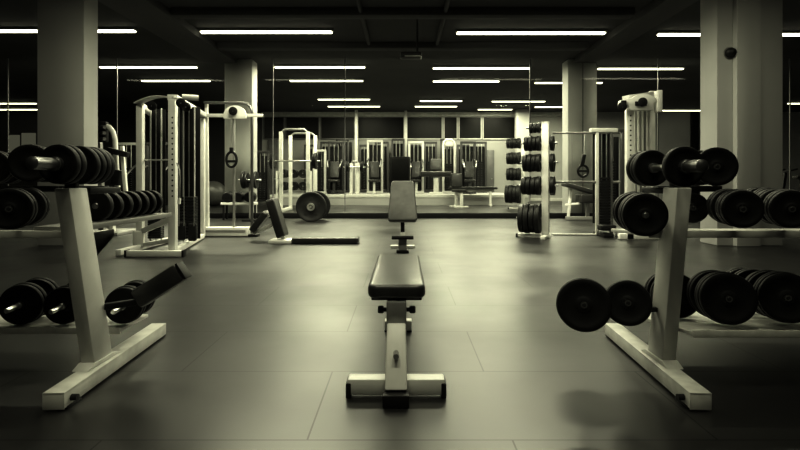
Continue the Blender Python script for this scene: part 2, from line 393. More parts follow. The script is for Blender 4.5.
mb().bar((XR+.035, 2.66, .905), (1.62, 2.66, .905), .05, .03).build('top_rail', M['black'], rk)
mb().bar((XR, 2.44, .90), (XR, 2.68, .90), .05, .03).build('rail_bracket', M['black'], rk)
dumbbell(685.5, 166.5, 2.2, .088, 'black dumbbell with a chrome handle end, lying on the right rack\'s upright', n=1, n2=3, grip=.25, sleeve=.13, yaw=0)
dumbbell(717, 166.5, 2.48, .094, 'single-plate black dumbbell on the right rack\'s top rail beyond the chrome handle end', n=1, n2=1, grip=.25)
# left rack --------------------------------------------------
XL, ZL = -1.468, 2.50
lk, mb = rack(-1, XL, ZL, 'white dumbbell rack with black weights, on the left of the room', None)
tray(mb, XL-1.45, XL-.06, 2.46, .709, .26, math.radians(3), M['whitew'], 'tray', lk)
tray(mb, XL-1.45, XL+.02, 2.66, .196, .30, 0, M['whitew'], 'tray', lk)
tr = mb()
tr.box((-1.76, 3.17, .705), (.21, 1.10, .02), bev=.004); tr.box((-1.655, 3.17, .702), (.012, 1.10, .03), bev=.003)
tr.build('side_tray', M['grey'], lk)
mb().prism([(2.40, .66), (2.72, .66), (2.72, .69), (2.52, .69), (2.52, .56), (2.44, .50)], .03, (XL-.06, 0, 0), (0, 1, 0), (0, 0, 1), bev=.003).build('tray_bracket', M['white'], lk)
mb().bar((XL-.06, 2.66, .675), (-1.70, 2.66, .675), .03, .02).build('tray_bracket', M['black'], lk)
mb().box((XL, ZL-.195, .955), (.05, .03, .085), bev=.004).build('saddle', M['black'], lk)
mb().bar((XL-.035, 2.64, .905), (-2.0, 2.64, .905), .05, .03).build('top_rail', M['black'], lk)
mb().bar((XL, 2.40, .90), (XL, 2.66, .90), .05, .03).build('rail_bracket', M['black'], lk)
# angled padded arm
a0, a1 = at(138, 299, 2.62), at(182, 271, 2.62)
pm = mb(); d = (a1-a0).normalized()
pm.bar(a0, a1, .10, .085, up=(0, 1, 0), bev=.018)
pm.build('padded_arm', M['leather'], lk)
mb().bar(a1+d*.002, a1+d*.014, .09, .075, up=(0, 1, 0), bev=.003).build('pad_end', M['black'], lk)
mb().bar((a0.x, a0.y-.02, a0.z-.01), (XL+.03, 2.50, a0.z-.01), .03, .03).build('arm_bracket', M['black'], lk)
dumbbell(57, 164, 2.19, .087, 'black dumbbell with thick steel handle end, on the left rack\'s upright', n=2, n2=3, grip=.12, sleeve=.155, mid=.085, yaw=0)
dumbbell(29, 163, 2.46, .092, 'black dumbbell on the left rack\'s top rail, behind the chrome handle end', n=2, n2=2, grip=.12)
dumbbell(-9, 167, 2.46, .082, 'black dumbbell on the left rack\'s top rail, cut by the picture edge', n=2, n2=2, grip=.12)
dumbbell(9, 209, 2.28, .093, 'black dumbbell on the middle tray of the left rack', n=2, n2=2, grip=.13, t=.03, group=None)
for px, r, l in ((20, .108, 'black dumbbell on the low tray of the left rack, at the picture edge'), (63, .099, 'black dumbbell on the low tray of the left rack, midway between its neighbours'),
                 (123, .097, 'black dumbbell on the low tray of the left rack, beside the padded arm')):
    dumbbell(px, 305 if r > .1 else 306, 2.70, r, l, n=2, n2=2, grip=.09, sleeve=.13, t=.03, sr=.013, sm='chrome', yaw=.3, group='dumbbells on the low tray of the left rack')
# weight plates standing in a row on the side tray
lab = ['nearest the camera', 'second from the camera', 'third from the camera', 'in the middle of the row', 'third from the far end', 'second from the far end', 'at the far end']
for i, px in enumerate((97, 109, 119, 128, 136, 143.5, 150.5)):
    z = 1.745*F/(VX-px)
    R = .082 if i else .088
    o = obj('weight_plate', plate_mesh(R, .042, .02), M['rubber'], None, (-1.745, z, .7155+R))
    tag(o, 'black weight plate standing on the left rack\'s side tray, '+lab[i], 'weight plate', 'weight plates in a row on the left rack\'s side tray')
    MB().lathe([(0, -.024), (.013, -.024), (.018, -.02), (.018, .02), (0, .02)], seg=20).build('hub', M['darkchrome'], o)

# ------------------------------------------------------------------ front bench
bx = -.03
t = thing('flat_bench', 'flat black bench with white T-shaped foot, nearest the camera', 'bench', (bx, 2.3, 0)); o = t.location
def mb(): return MB(o)
def pad(m, w, L, th, c, rot=None, r=.03, taper=0.):
    b = bmesh.new(); bmesh.ops.create_cube(b, size=1)
    for v in b.verts: v.co = Vector((v.co.x*w*(1-taper*(v.co.y+.5)), v.co.y*L, v.co.z*th))
    ve = [e for e in b.edges if abs(e.verts[0].co.z-e.verts[1].co.z) > th*.5]
    bmesh.ops.bevel(b, geom=ve, offset=min(.045, w*.2), segments=5, profile=.5, affect='EDGES')
    he = [e for e in b.edges if abs(e.verts[0].co.z-e.verts[1].co.z) < 1e-5 and len([f for f in e.link_faces if abs(f.normal.z) > .9]) == 1]
    bmesh.ops.bevel(b, geom=he, offset=min(r, th*.42), segments=4, profile=.5, affect='EDGES')
    mm = Matrix.Translation(Vector(c))
    if rot is not None: mm = mm @ rot.to_4x4()
    return m._add(b, mm)
pad(mb_ := mb(), .268, 1.02, .066, (bx, 2.905, .433), r=.022).build('seat_pad', M['leather'], t)
mb().box((bx, 2.905, .395), (.235, .96, .012), bev=.003).build('pad_board', M['black'], t)
mb().bar((bx, 2.55, .355), (bx, 3.25, .355), .07, .07).build('spine', M['whitew'], t)
mb().box((bx, 2.45, .328), (.092, .13, .125), bev=.008).build('bracket', M['grey'], t)
for s in (-1, 1):
    k = mb().cyl((bx+s*.046, 2.47, .335), (bx+s*.062, 2.47, .335), .010); k.lathe([(0, -.014), (.014, -.014), (.018, -.009), (.018, .009), (.014, .014), (0, .014)], (bx+s*.075, 2.47, .335), (1, 0, 0), 20)
    k.build('adjustment_knob', M['black'], t)
po = mb().prism([(-.048, 0), (.048, 0), (.043, .30), (-.043, .30)], .065, (bx, 2.22, .045), (1, 0, 0), (0, .55, .80), bev=.008)
po.build('post', M['white'], t)
mb().cyl((bx, 2.235, .19), (bx, 2.30, .19), .012).build('bolt', M['grey'], t)
mb().box((bx, 2.30, .047), (.425, .075, .07), bev=.008).build('front_foot', M['white'], t)
for s in (-1, 1): mb().box((bx+s*.208, 2.30, .0325), (.022, .085, .065), bev=.004).build('rubber_foot', M['black'], t)
mb().box((bx, 2.185, .027), (.112, .055, .054), bev=.006).build('front_cap', M['black'], t)
mb().bar((bx, 3.22, .33), (bx, 3.30, .06), .06, .06, up=(0, 1, 0)).build('rear_leg', M['white'], t)
mb().box((bx, 3.28, .04), (.17, .07, .06), bev=.006).build('rear_foot', M['white'], t)
for s in (-1, 1): mb().box((bx+s*.07, 3.28, .005), (.03, .07, .01), bev=.002).build('rubber_foot', M['black'], t)

# ------------------------------------------------------------------ incline bench behind
bx, bz = -.005, 6.86
t = thing('incline_bench', 'incline bench with raised grey-black back pad, behind the flat bench', 'bench', (bx, bz, 0)); o = t.location
b0, b1 = Vector((bx, 6.72, .41)), Vector((bx, 6.98, .93)); d = b1-b0
yv = d.normalized(); xv = Vector((1, 0, 0)); zv = xv.cross(yv)
pad(mb(), .385, d.length, .075, (b0+b1)/2, Matrix((xv, yv, zv)).transposed(), r=.02, taper=.2).build('back_pad', M['leatherl'], t)
mb().bar((bx, 6.86, .62), (bx, 6.95, .22), .05, .05, up=(0, 1, 0)).build('pad_support', M['black'], t)
mb().cyl((bx-.14, 6.72, .205), (bx+.14, 6.72, .205), .024, 20).build('roller', M['black'], t)
mb().bar((bx, 6.72, .20), (bx, 6.95, .24), .05, .05).build('spine', M['grey'], t)
mb().box((bx, 6.78, .11), (.11, .06, .20), bev=.008).build('post', M['grey'], t)
mb().box((bx, 6.80, .02), (.16, .12, .04), bev=.008).build('foot', M['black'], t)
mb().bar((bx, 6.95, .24), (bx, 7.25, .03), .05, .05).build('rear_leg', M['grey'], t)
mb().box((bx, 7.27, .02), (.34, .06, .04), bev=.006).build('rear_foot', M['white'], t)

# ------------------------------------------------------------------ left cable machine
def slabs(m, x, y, z0, z1, w, d, n):
    h = (z1-z0)/n
    for i in range(n): m.box((x, y, z0+h*(i+.5)), (w, d, h*.86), bev=.004, seg=1)
    return m
def wheel(m, c, r, axis=(0, 1, 0), t=.03):
    return m.lathe([(.01, -t/2), (r*.9, -t/2), (r, -t/2+.004), (r*.86, 0), (r, t/2-.004), (r*.9, t/2), (.01, t/2)], c, axis, 28, closed=True)
FR, FL, RR, RL = Vector((xat(173, 6.5), 6.5, 0)), Vector((xat(140.5, 7.0), 7.0, 0)), Vector((xat(202.5, 8.4), 8.4, 0)), Vector((-3.95, 8.4, 0))
t = thing('cable_machine', 'white cable machine with tall weight stacks, behind the left dumbbell rack', 'weight machine', (FR.x, FR.y, 0)); o = t.location
ZT = 1.95
def post(p, w=.085, z1=ZT, name='post', mat='white'):
    return mb().box((p.x, p.y, z1/2+.02), (w, w, z1-.04), bev=.008).build(name, M[mat], t)
pf = post(FR, .09)
hb = MB(o)
for i in range(16): hb.cyl((FR.x+.012, FR.y-.047, .75+i*.065), (FR.x+.012, FR.y-.043, .75+i*.065), .011, 12)
hb.build('pin_hole', M['black'], pf)['kind'] = 'stuff'
post(FL, .085); post(RR, .075); post(RL, .075)
mb().bar((xat(128, 6.42), 6.42, .045), (xat(183, 6.42), 6.42, .045), .09, .07).build('front_foot', M['white'], t)
mb().box((xat(183, 6.42)+.012, 6.42, .045), (.024, .10, .085), bev=.004).build('rubber_foot', M['black'], t)
mb().box((xat(128, 6.42)-.012, 6.42, .045), (.024, .10, .085), bev=.004).build('rubber_foot', M['black'], t)
mb().bar((FL.x, 6.45, .05), (FL.x, 8.4, .05), .07, .07).build('base_bar', M['white'], t)
mb().bar((FR.x, 6.5, .05), (RR.x, 8.4, .05), .07, .07).build('base_bar', M['white'], t)
mb().bar((FL.x, 7.0, .25), (FR.x, 6.55, .48), .04, .07).build('brace', M['white'], t)
mb().bar((FL.x, 7.0, .07), (FR.x, 6.55, .20), .03, .05).build('brace', M['white'], t)
mb().box((FL.x-.005, 6.96, .16), (.15, .04, .22), bev=.01).build('gusset', M['white'], t)
# curved top cover
a = FL+Vector((-.04, 0, ZT)); b = FR+Vector((.06, 0, ZT)); top = mb()
cv = []
for k in range(13):
    s = k/12; p = a.lerp(b, s); p.z = ZT+.03+.05*math.sin(PI*min(1, s*1.1)); cv.append(p)
for p, q in zip(cv, cv[1:]): top.bar(p, q, .11, .02, bev=.003)
top.build('top_cover', M['white'], t)
mb().bar(FR+Vector((0, -.02, ZT+.03)), RR+Vector((0, 0, ZT+.05)), .12, .07).build('top_beam', M['white'], t)
mb().bar(FL+Vector((0, 0, ZT)), RL+Vector((0, 0, ZT)), .08, .07).build('top_beam', M['white'], t)
mb().cyl((xat(183, 6.45), 6.42, 1.975), (xat(197, 6.45), 6.5, 1.975), .036, 20).build('top_roller', M['white'], t)
for px, py, z in ((152, 106, 6.8), (186, 107, 6.6), (181, 103, 6.4)):
    w = mb(); wheel(w, at(px, py, z), .058); w.build('pulley', M['black'], t)
# two weight stacks with guide rods
for (x, y, n1) in ((xat(156, 7.25), 7.25, 0), (xat(189, 7.2), 7.2, 1)):
    s = mb(); slabs(s, x, y, .14, .72 if n1 else .5, .20 if n1 else .17, .14, 14).build('weight_stack', M['stack'], t)
    for dx in (-.075, .0, .075):
        mb().cyl((x+dx, y, .1), (x+dx, y, ZT), .011 if dx else .006, 12).build('guide_rod' if dx else 'cable', M['white' if dx else 'cable'], t)  # rods coloured white to imitate bright reflections on chrome
    if n1:
        mb().box((x-.13, y+.05, 1.05), (.04, .15, 1.85), bev=.004).build('shroud', M['black'], t)
        mb().box((x, y+.12, 1.05), (.22, .012, 1.85), bev=.004).build('shroud', M['black'], t)
    else: mb().box((x-.02, y+.12, 1.15), (.20, .012, 1.6), bev=.004).build('shroud', M['stack'], t)
for px, py, z in ((181.5, 231, 6.9), (192.5, 232, 6.9)):
    w = mb(); c = at(px, py, z); w.box(c, (.11, .06, .24), bev=.028, seg=4); w.build('pulley_block', M['black'], t)
for px in (179, 184, 194): mb().cyl(at(px, 107, 6.6), at(px, 226, 6.85), .006, 8).build('cable', M['cable'], t)
mb().bar(at(144, 160, 7.05), at(170, 160, 6.55), .02, .02).build('crossbar', M['white'], t)
mb().tube([at(177, 163, 6.45), at(179.5, 170, 6.4), at(180, 182, 6.4), at(179.5, 198, 6.4)], .008, 8).build('cable', M['cable'], t)
cl = mb(); cl.cyl(at(179.5, 198, 6.4), at(179, 204, 6.4), .02); cl.build('clip', M['white'], t)

# ------------------------------------------------------------------ pulldown station beside it
Z2 = 8.75
t = thing('pulley_station', 'white pulley station with hanging handle and low base, beside the cable machine', 'weight machine', (xat(233, Z2), Z2, 0)); o = t.location
sc = F/Z2
mb().bar(at(206, 115.5, Z2), at(263, 115.5, Z2), .06, .055).build('crossbar', M['white'], t)
poly = []
for k in range(13):
    a = PI*k/12; poly.append((.19*math.cos(a), .16*math.sin(a)))
mb().prism([(.19, -.06)]+poly+[(-.19, -.06)], .035, at(235, 115, Z2-.05), (1, 0, 0), (0, 0, 1), bev=.004).build('arch_plate', M['white'], t)
w = mb(); wheel(w, at(233, 111, Z2-.1), .07, (0, 1, 0)); w.build('pulley', M['black'], t)
tp = [at(204, 102.5, Z2), at(240, 103, Z2), at(247, 104, Z2), at(250.5, 107, Z2), at(252, 112, Z2), at(252, 130, Z2), at(252, 233, Z2)]
mb().tube(tp, .024, 12).build('curved_tube', M['darkchrome'], t)
mb().bar(at(206.5, 103, Z2+.06), (xat(206.5, Z2), Z2+.06, .05), .05, .05).build('post', M['white'], t)
mb().bar(at(234, 118, Z2), (xat(234, Z2), Z2, .12), .035, .035).build('guide_column', M['grey'], t)
mb().cyl(at(231, 118, Z2-.1), at(231, 150, Z2-.1), .006, 8).build('cable', M['cable'], t)
h = mb(); c = at(231.5, 159.5, Z2-.12)
ring = [c+Vector((.085*math.sin(2*PI*k/24), 0, .125*math.cos(2*PI*k/24))) for k in range(25)]
h.tube(ring, .022, 10); h.bar(c+Vector((-.085, 0, -.03)), c+Vector((.085, 0, -.03)), .04, .04)
h.box(c+Vector((0, 0, .15)), (.06, .05, .10), bev=.01); h.build('handle', M['black'], t)
mb().box((xat(226, Z2), Z2, .085), (46/sc, .16, .15), bev=.012).build('base', M['white'], t)
mb().box((xat(226, Z2), Z2-.082, .10), (42/sc, .01, .04), bev=.003).build('base_slot', M['grey'], t)
mb().box((xat(254, Z2), Z2, .02), (.16, .14, .04), bev=.006).build('base_foot', M['black'], t)

# ------------------------------------------------------------------ abdominal bench
Z3 = 7.85; sc = F/Z3
t = thing('abdominal_bench', 'low black abdominal bench with two tilted pads and white foot', 'bench', (xat(283, Z3), Z3, 0)); o = t.location
mp = mb(); c = at(326, 239.3, Z3); mp_c = Vector((c.x, Z3, c.z))
pad(mp, 66/sc, .28, .085, (c.x, Z3, .048), r=.02).build('flat_pad', M['leather'], t)
def slab(px0, py0, px1, py1, w, th, z):
    p0, p1 = at(px0, py0, z), at(px1, py1, z); d = (p1-p0); y = d.normalized(); x = Vector((0, 1, 0)); zz = x.cross(y)
    return pad(mb(), w, d.length, th, (p0+p1)/2, Matrix((x, y, zz)).transposed(), r=.018)
slab(283, 236.5, 271.5, 199, .30, .13, Z3).build('back_pad', M['leather'], t)
slab(253, 231, 268, 212, .26, .10, Z3+.30).build('leg_pad', M['leather'], t)
mb().bar(at(254, 233, Z3+.3), at(274, 224, Z3), .05, .05).build('frame', M['white'], t)
mb().bar(at(268, 216, Z3+.2), at(275, 212, Z3), .03, .03).build('frame_link', M['white'], t)
mb().box((xat(282, Z3), Z3, .03), (22/sc, .30, .06), bev=.01).build('foot', M['white'], t)
mb().bar((xat(284, Z3), Z3, .06), (xat(277, Z3), Z3, .25), .05, .05).build('strut', M['white'], t)

# ------------------------------------------------------------------ barbell with big bumper plates by the glass wall
p = at(311, 207, 11.75)
t = thing('barbell', 'barbell with big black bumper plates lying by the glass wall', 'barbell', (p.x, p.y, 0))
R = .342
for i, y in enumerate((0, .07, .62, .69)):
    k = MB().lathe([(.03, -.03), (R*.2, -.03), (R*.24, -.02), (R*.8, -.02), (R*.84, -.03), (R-.012, -.03), (R, -.018), (R, .018), (R-.012, .03), (.03, .03)], (0, 0, 0), (0, 1, 0), 56, closed=True)
    q = k.build('bumper_plate', M['rubber2'], t); q.location = (0, y, R+.001)
    if i == 0:
        hh = MB().lathe([(.045, -.045), (.085, -.045), (.09, -.035), (.09, -.02), (.045, -.02)], (0, 0, 0), (0, 1, 0), 32, closed=True).build('hub_ring', M['chrome'], q)
        dots = MB()
        for k5 in range(5):
            a = 2*PI*k5/5+.3; dots.cyl((.19*math.cos(a), -.024, .19*math.sin(a)), (.19*math.cos(a), -.019, .19*math.sin(a)), .035, 16)
        dots.build('plate_hole', M['black'], q)['kind'] = 'stuff'
MB().cyl((0, -.12, R), (0, .9, R), .027, 20).build('bar', M['chrome'], t)

# ------------------------------------------------------------------ plate trees
def wplate(R, tk, loc, rz, label, group, small=False):
    o = obj('weight_plate', plate_mesh(R, tk, .026, 32 if small else 44), M['rubber2'], None, loc)
    o.rotation_euler = (0, 0, rz+PI/2)
    return tag(o, label, 'weight plate', group)
def plate_tree(px, z, label, base_label, levels, hgt, small, yaw):
    root = thing('plate_tree', label, 'plate tree', (xat(px, z), z, 0), yaw)
    MB().box((0, 0, hgt/2+.03), (.115, .10, hgt-.06), bev=.008).build('post', M['white'], root)
    MB().bar((-.46, 0, .035), (.08, 0, .035), .09, .05).build('base_bar', M['white'], root)
    MB().bar((0, -.28, .03), (0, .28, .03), .08, .05).build('base_bar', M['white'], root)
    MB().box((-.46, 0, .03), (.03, .11, .06), bev=.004).build('rubber_foot', M['black'], root)
    MB().box((0, 0, hgt+.005), (.12, .105, .03), bev=.004).build('post_cap', M['white'], root)
    for li, (py, R, nl, nr, tk, nm) in enumerate(levels):
        Z = zat(py, z)
        pegL = (nl*(tk+.012)+.08)
        if nl: MB().cyl((-.05, 0, Z), (-.05-pegL, 0, Z), .014, 16).build('peg', M['darkchrome'], root)
        if nr: MB().cyl((.05, 0, Z), (.05+nr*(tk+.012)+.08, 0, Z), .014, 16).build('peg', M['darkchrome'], root)
        cy, sy = math.cos(yaw), math.sin(yaw)
        for s, n in ((-1, nl), (1, nr)):
            for i in range(n):
                d = s*(.06+.02+tk/2+i*(tk+.012))
                RR_ = R*(1-.05*(i % 2))
                order = ['nearest the post', 'second from the post', 'third from the post', 'outermost'][i if i < n-1 or i == 0 else 3]
                wplate(RR_, tk, (root.location.x+d*cy, z+d*sy, Z-.0045), yaw, 'black plate %s, on the %s %s peg of the %s' % (order, nm, 'left' if s < 0 else 'right', base_label),
                       'weight plates on the '+base_label, small)
    return root
plate_tree(545.5, 8.5, 'white plate tree full of black weight plates, in front of the glass wall', 'nearer plate tree',
    [(127.5, .085, 3, 0, .05, 'topmost'), (143, .125, 4, 1, .055, 'second'), (162.5, .15, 4, 1, .06, 'third'), (185.5, .155, 4, 1, .065, 'fourth'), (218.5, .245, 4, 0, .075, 'lowest')], 1.88, False, math.radians(-24))
plate_tree(523, 16.8, 'smaller white plate tree beyond the glass, a reflection of the nearer one', 'farther plate tree',  # mirror image of the nearer tree, built as an object
    [(143, .17, 4, 0, .10, 'topmost'), (158, .20, 4, 0, .10, 'second'), (174, .21, 4, 0, .10, 'third'), (194, .30, 4, 0, .11, 'lowest')], 2.25, True, math.radians(-20))

# ------------------------------------------------------------------ right cable machine
Z4 = 6.9; sc = F/Z4
t = thing('cable_machine', 'white cable machine with bright guide rods, behind the right dumbbell rack', 'weight machine', (xat(640, Z4), Z4, 0)); o = t.location
x1, x2 = xat(628.5, Z4), xat(658, Z4)
pf = mb().box((x1, Z4, 1.0), (.10, .09, 2.0), bev=.008).build('post', M['white'], t)
hb = MB(o)
for i in range(14): hb.cyl((x1, Z4-.047, .85+i*.07), (x1, Z4-.043, .85+i*.07), .012, 12)
hb.build('pin_hole', M['black'], pf)['kind'] = 'stuff'
mb().box((x2, Z4+.15, 1.07), (.075, .08, 2.14), bev=.008).build('post', M['white'], t)
mb().bar((x1-.05, Z4, 2.0), (x2+.03, Z4+.15, 2.08), .14, .10).build('top_beam', M['white'], t)
hd = mb(); c0 = at(630, 104, Z4-.12)
hd.prism([(-.03, -.12), (.30, -.12), (.30, -.03), (.36, .02), (.30, .08), (.20, .11), (.08, .10), (-.02, .04), (-.16, .02), (-.17, -.04), (-.05, -.05)], .09, c0, (1, 0, 0), (0, 0, 1), bev=.01)
hd.box(c0+Vector((.385, 0, .01)), (.07, .12, .30), bev=.008)
hd.build('pulley_housing', M['white'], t)
hb = mb(); hb.box(c0+Vector((.12, -.05, -.03)), (.16, .02, .06), bev=.006); hb.box(c0+Vector((-.12, -.05, -.01)), (.07, .03, .05), bev=.006); hb.build('housing_plate', M['black'], t)
for px, py in ((621, 109), (643, 104)):
    w = mb(); wheel(w, at(px, py, Z4-.2), .062); w.build('pulley', M['black'], t)
for px in (634, 638.5, 643, 647.5, 652): mb().cyl((xat(px, Z4+.15), Z4+.15, .1), (xat(px, Z4+.15), Z4+.15, 2.0), .016, 12).build('guide_rod', M['white'], t)  # white colour stands in for the shine of chrome rods
slabs(mb(), xat(643, Z4+.15), Z4+.15, .12, .62, .26, .13, 12).build('weight_stack', M['stack'], t)
mb().box((xat(643, Z4+.25), Z4+.25, 1.1), (.29, .012, 1.8), bev=.003).build('shroud', M['grey'], t)
mb().bar((x1-.15, Z4, .045), (x2+.12, Z4, .045), .09, .08).build('base_bar', M['white'], t)
mb().bar((x1, Z4, .045), (x1, Z4+.42, .045), .08, .08).build('base_bar', M['white'], t)
t.location = (xat(640, 8.3), 8.3, 0); t.scale = (1.12, 1.12, 1.12)
# frame with thin bars and dark stack, between the plate tree and the cable machine
Z5 = 8.9; sc = F/Z5
t = thing('pulley_machine', 'dark weight-stack frame with thin horizontal bars, right of the plate tree', 'weight machine', (xat(604, Z5), Z5, 0)); o = t.location
for py, r in ((133, .018), (182, .022), (234.6, .016)): mb().cyl(at(552.5, py, Z5), at(620 if py < 200 else 612, py, Z5), r, 14).build('crossbar', M['grey' if py < 200 else 'whitew'], t)
mb().box((xat(597, Z5), Z5, .9), (.05, .06, 1.76), bev=.006).build('post', M['white'], t)
mb().box((xat(611, Z5), Z5, .9), (.05, .06, 1.76), bev=.006).build('post', M['darkchrome'], t)
mb().box((xat(604, Z5), Z5+.02, 1.80), (.46, .12, .07), bev=.01).build('top_beam', M['white'], t)
slabs(mb(), xat(604, Z5), Z5+.02, .16, 1.0, .19, .14, 18).build('weight_stack', M['stack'], t)
mb().box((xat(604, Z5), Z5+.12, 1.0), (.30, .02, 1.6), bev=.004).build('shroud', M['black'], t)
for px in (601.5, 606.5): mb().cyl((xat(px, Z5), Z5, .9), (xat(px, Z5), Z5, 1.8), .011, 10).build('guide_rod', M['chrome'], t)
mb().box((xat(601, Z5), Z5-.1, .03), (.16, .5, .06), bev=.01).build('base', M['black'], t)
pad(mb(), .26, .22, .09, (xat(601, Z5), Z5-.25, .16), r=.02).build('foot_pad', M['black'], t)
mb().tube([at(572, 133, Z5), at(572, 160, Z5), at(572, 181, Z5)], .008, 8).build('cable', M['cable'], t)
h = mb(); c = at(583, 171, Z5-.1)
h.tube([c+Vector((.085*math.sin(2*PI*k/20), 0, .095*math.cos(2*PI*k/20))) for k in range(21)], .02, 10)
h.bar(c+Vector((-.02, 0, .08)), c+Vector((.02, 0, .28)), .06, .05); h.bar(c+Vector((-.085, 0, 0)), c+Vector((.085, 0, 0)), .035, .035)
h.build('handle', M['black'], t)
mb().cyl(c+Vector((.02, 0, .27)), at(584.5, 133, Z5), .007, 8).build('cable', M['cable'], t)

# ------------------------------------------------------------------ reflected machines, built as objects in the hall beyond the glass
def machine(px, z, w, h, label, seat=True, arch=False, dark=False, stackw=.3, base=0., yaw=0.):
    t = thing('weight_machine', label, 'weight machine', (xat(px, z), z, base), yaw)
    fm = M['darkframe'] if dark else M['hallwhite']
    for s in (-1, 1): MB().box((s*w/2, 0, h/2), (.09, .09, h), bev=.01).build('post', fm, t)
    if arch:
        pts = [(-w/2, 0, h-.02), (-w/2*.8, 0, h+.14), (-w/4, 0, h+.22), (w/4, 0, h+.22), (w/2*.8, 0, h+.14), (w/2, 0, h-.02)]
        MB().tube(pts, .055, 10).build('top_arch', fm, t)
        MB().box((0, 0, h+.06), (w*.7, .06, .22), bev=.02).build('top_panel', fm, t)
    else: MB().bar((-w/2-.04, 0, h), (w/2+.04, 0, h), .10, .09).build('top_beam', fm, t)
    slabs(MB(), 0, .05, .15, h*.62, min(stackw, w*.75), .2, 16).build('weight_stack', M['stack'], t)
    for s in (-1, 1): MB().cyl((s*.08, .05, .2), (s*.08, .05, h), .016, 8).build('guide_rod', M['chrome'], t)
    MB().box((0, .18, h*.5), (w*.9, .02, h*.86), bev=.004).build('shroud', M['black'], t)
    MB().bar((-w/2-.05, 0, .05), (w/2+.05, 0, .05), .1, .1).build('base_bar', fm, t)
    if seat:
        MB().bar((0, -.05, .06), (0, -1.0, .06), .1, .09).build('base_bar', fm, t)
        MB().box((0, -.62, .26), (.09, .12, .42), bev=.01).build('seat_post', fm, t)
        pad(MB(), .42, .4, .1, (0, -.62, .52), r=.03).build('seat_pad', M['leather'], t)
        pad(MB(), .36, .66, .1, (0, -.38, .95), Matrix.Rotation(math.radians(80), 3, 'X'), r=.03).build('back_pad', M['leather'], t)
        for s in (-1, 1): MB().tube([(s*w*.42, -.1, h*.66), (s*w*.5, -.45, h*.62), (s*w*.4, -.75, h*.5)], .035, 8).build('press_arm', M['darkchrome'], t)
    return t
def power_rack(px, z, w, h, d, label, base=0.):
    t = thing('power_rack', label, 'power rack', (xat(px, z), z, base))
    for s in (-1, 1):
        for y in (0, d): MB().box((s*w/2, y, h/2), (.11, .09, h), bev=.01).build('post', M['white'], t)
        MB().bar((s*w/2, -.3, .05), (s*w/2, d+.1, .05), .09, .09).build('base_bar', M['white'], t)
    for y in (0, d): MB().tube([(-w/2, y, h-.03), (-w/2*.7, y, h+.07), (w/2*.7, y, h+.07), (w/2, y, h-.03)], .035, 8).build('top_bar', M['grey'], t)
    return t
def loaded_bar(px, py, z, L, R, label, n=2):
    p = at(px, py, z); t = thing('barbell', label, 'barbell', p)
    MB().cyl((-L/2, 0, 0), (L/2, 0, 0), .025, 12).build('bar', M['chrome'], t)
    for s in (-1, 1):
        for i in range(n):
            q = obj('plate', plate_mesh(R*(1-.12*i), .055, .028, 32), M['rubber2'], t, (s*(L/2-.18-.07*i if False else L/2-.12-.065*i), 0, 0)); q.rotation_euler = (0, 0, PI/2)
    return t
def simple_bench(px, z, label, L=1.2, yaw=0., back=False, h=.45):
    t = thing('bench', label, 'bench', (xat(px, z), z, 0), yaw)
    pad(MB(), .34, L, .1, (0, 0, h), r=.03).build('seat_pad', M['leather'], t)
    MB().bar((0, -L*.42, h-.09), (0, L*.42, h-.09), .08, .08).build('spine', M['white'], t)
    for s in (-1, 1):
        MB().box((0, s*L*.36, (h-.1)/2+.03), (.1, .08, h-.12), bev=.01).build('leg', M['white'], t)
        MB().box((0, s*L*.36, .03), (.5, .09, .06), bev=.01).build('foot', M['white'], t)
    if back: pad(MB(), .40, .5, .1, (0, L*.36, h+.36), Matrix.Rotation(math.radians(82), 3, 'X'), r=.03).build('back_pad', M['leather'], t)
    return t
power_rack(294.5, 15.4, .80, 2.38, 1.3, 'white power rack beyond the glass, just left of the bumper plates')
loaded_bar(294, 161, 15.0, 1.5, .24, 'loaded barbell across the white power rack beyond the glass')
# black dumbbell shelf inside the rack
def dumbbell_shelf(px, z, w, label, rows, hs, R, dlabel, grp, n):
    t = thing('dumbbell_shelf', label, 'dumbbell shelf', (xat(px, z), z, 0))
    for s in (-1, 1): MB().box((s*w/2, 0, hs[-1]/2+.12), (.07, .3, hs[-1]+.24), bev=.01).build('side_post', M['white'], t)
    proto = None
    nm = ['lowest', 'middle', 'upper', 'topmost']
    for r, hz in enumerate(hs):
        MB().box((0, 0, hz-.02), (w-.08, .34, .03), bev=.005).build('shelf', M['grey'], t)
        for i in range(n):
            x = -w/2+.22+(w-.44)*i/(n-1)
            lab = '%s on the %s shelf, %s' % (dlabel, nm[r], ['first', 'second', 'third', 'fourth', 'fifth'][i]+' along')
            if proto is None:
                proto = thing('dumbbell', lab, 'dumbbell', (xat(px, z)+x, z, hz+R), 0, grp)
                MB().cyl((0, -.15, 0), (0, .15, 0), .016, 10).build('handle', M['chrome'], proto)
                for s in (-1, 1): obj('head', plate_mesh(R, .12, .018, 24), M['rubber2'], proto, (0, s*.12, 0))
            else: dup(proto, (xat(px, z)+x, z, hz+R), 0, lab, grp)
    return t
dumbbell_shelf(294, 17.6, 1.1, 'small dumbbell shelf standing behind the white power rack', 2, (.60, 1.02), .145, 'small dumbbell behind the power rack', 'dumbbells on the small shelf behind the power rack', 3)
P = PH
machine(319.5, 20.4, .44, 1.7, 'slim white weight machine on the far platform, above the bumper plates', seat=False, base=P)
machine(336, 20.8, .56, 2.05, 'dark weight machine with seat on the far platform, right of the slim white one', dark=True, base=P)
power_rack(354.5, 20.2, .26, 1.2, .3, 'low white barbell stand on the far platform, left of the white post', base=P)
loaded_bar(354.5, 167, 20.12, .86, .22, 'loaded barbell on the far platform, left of the white post', 2)
machine(375, 20.8, .56, 2.1, 'white weight machine with seat on the far platform, right of the tall white post', base=P)
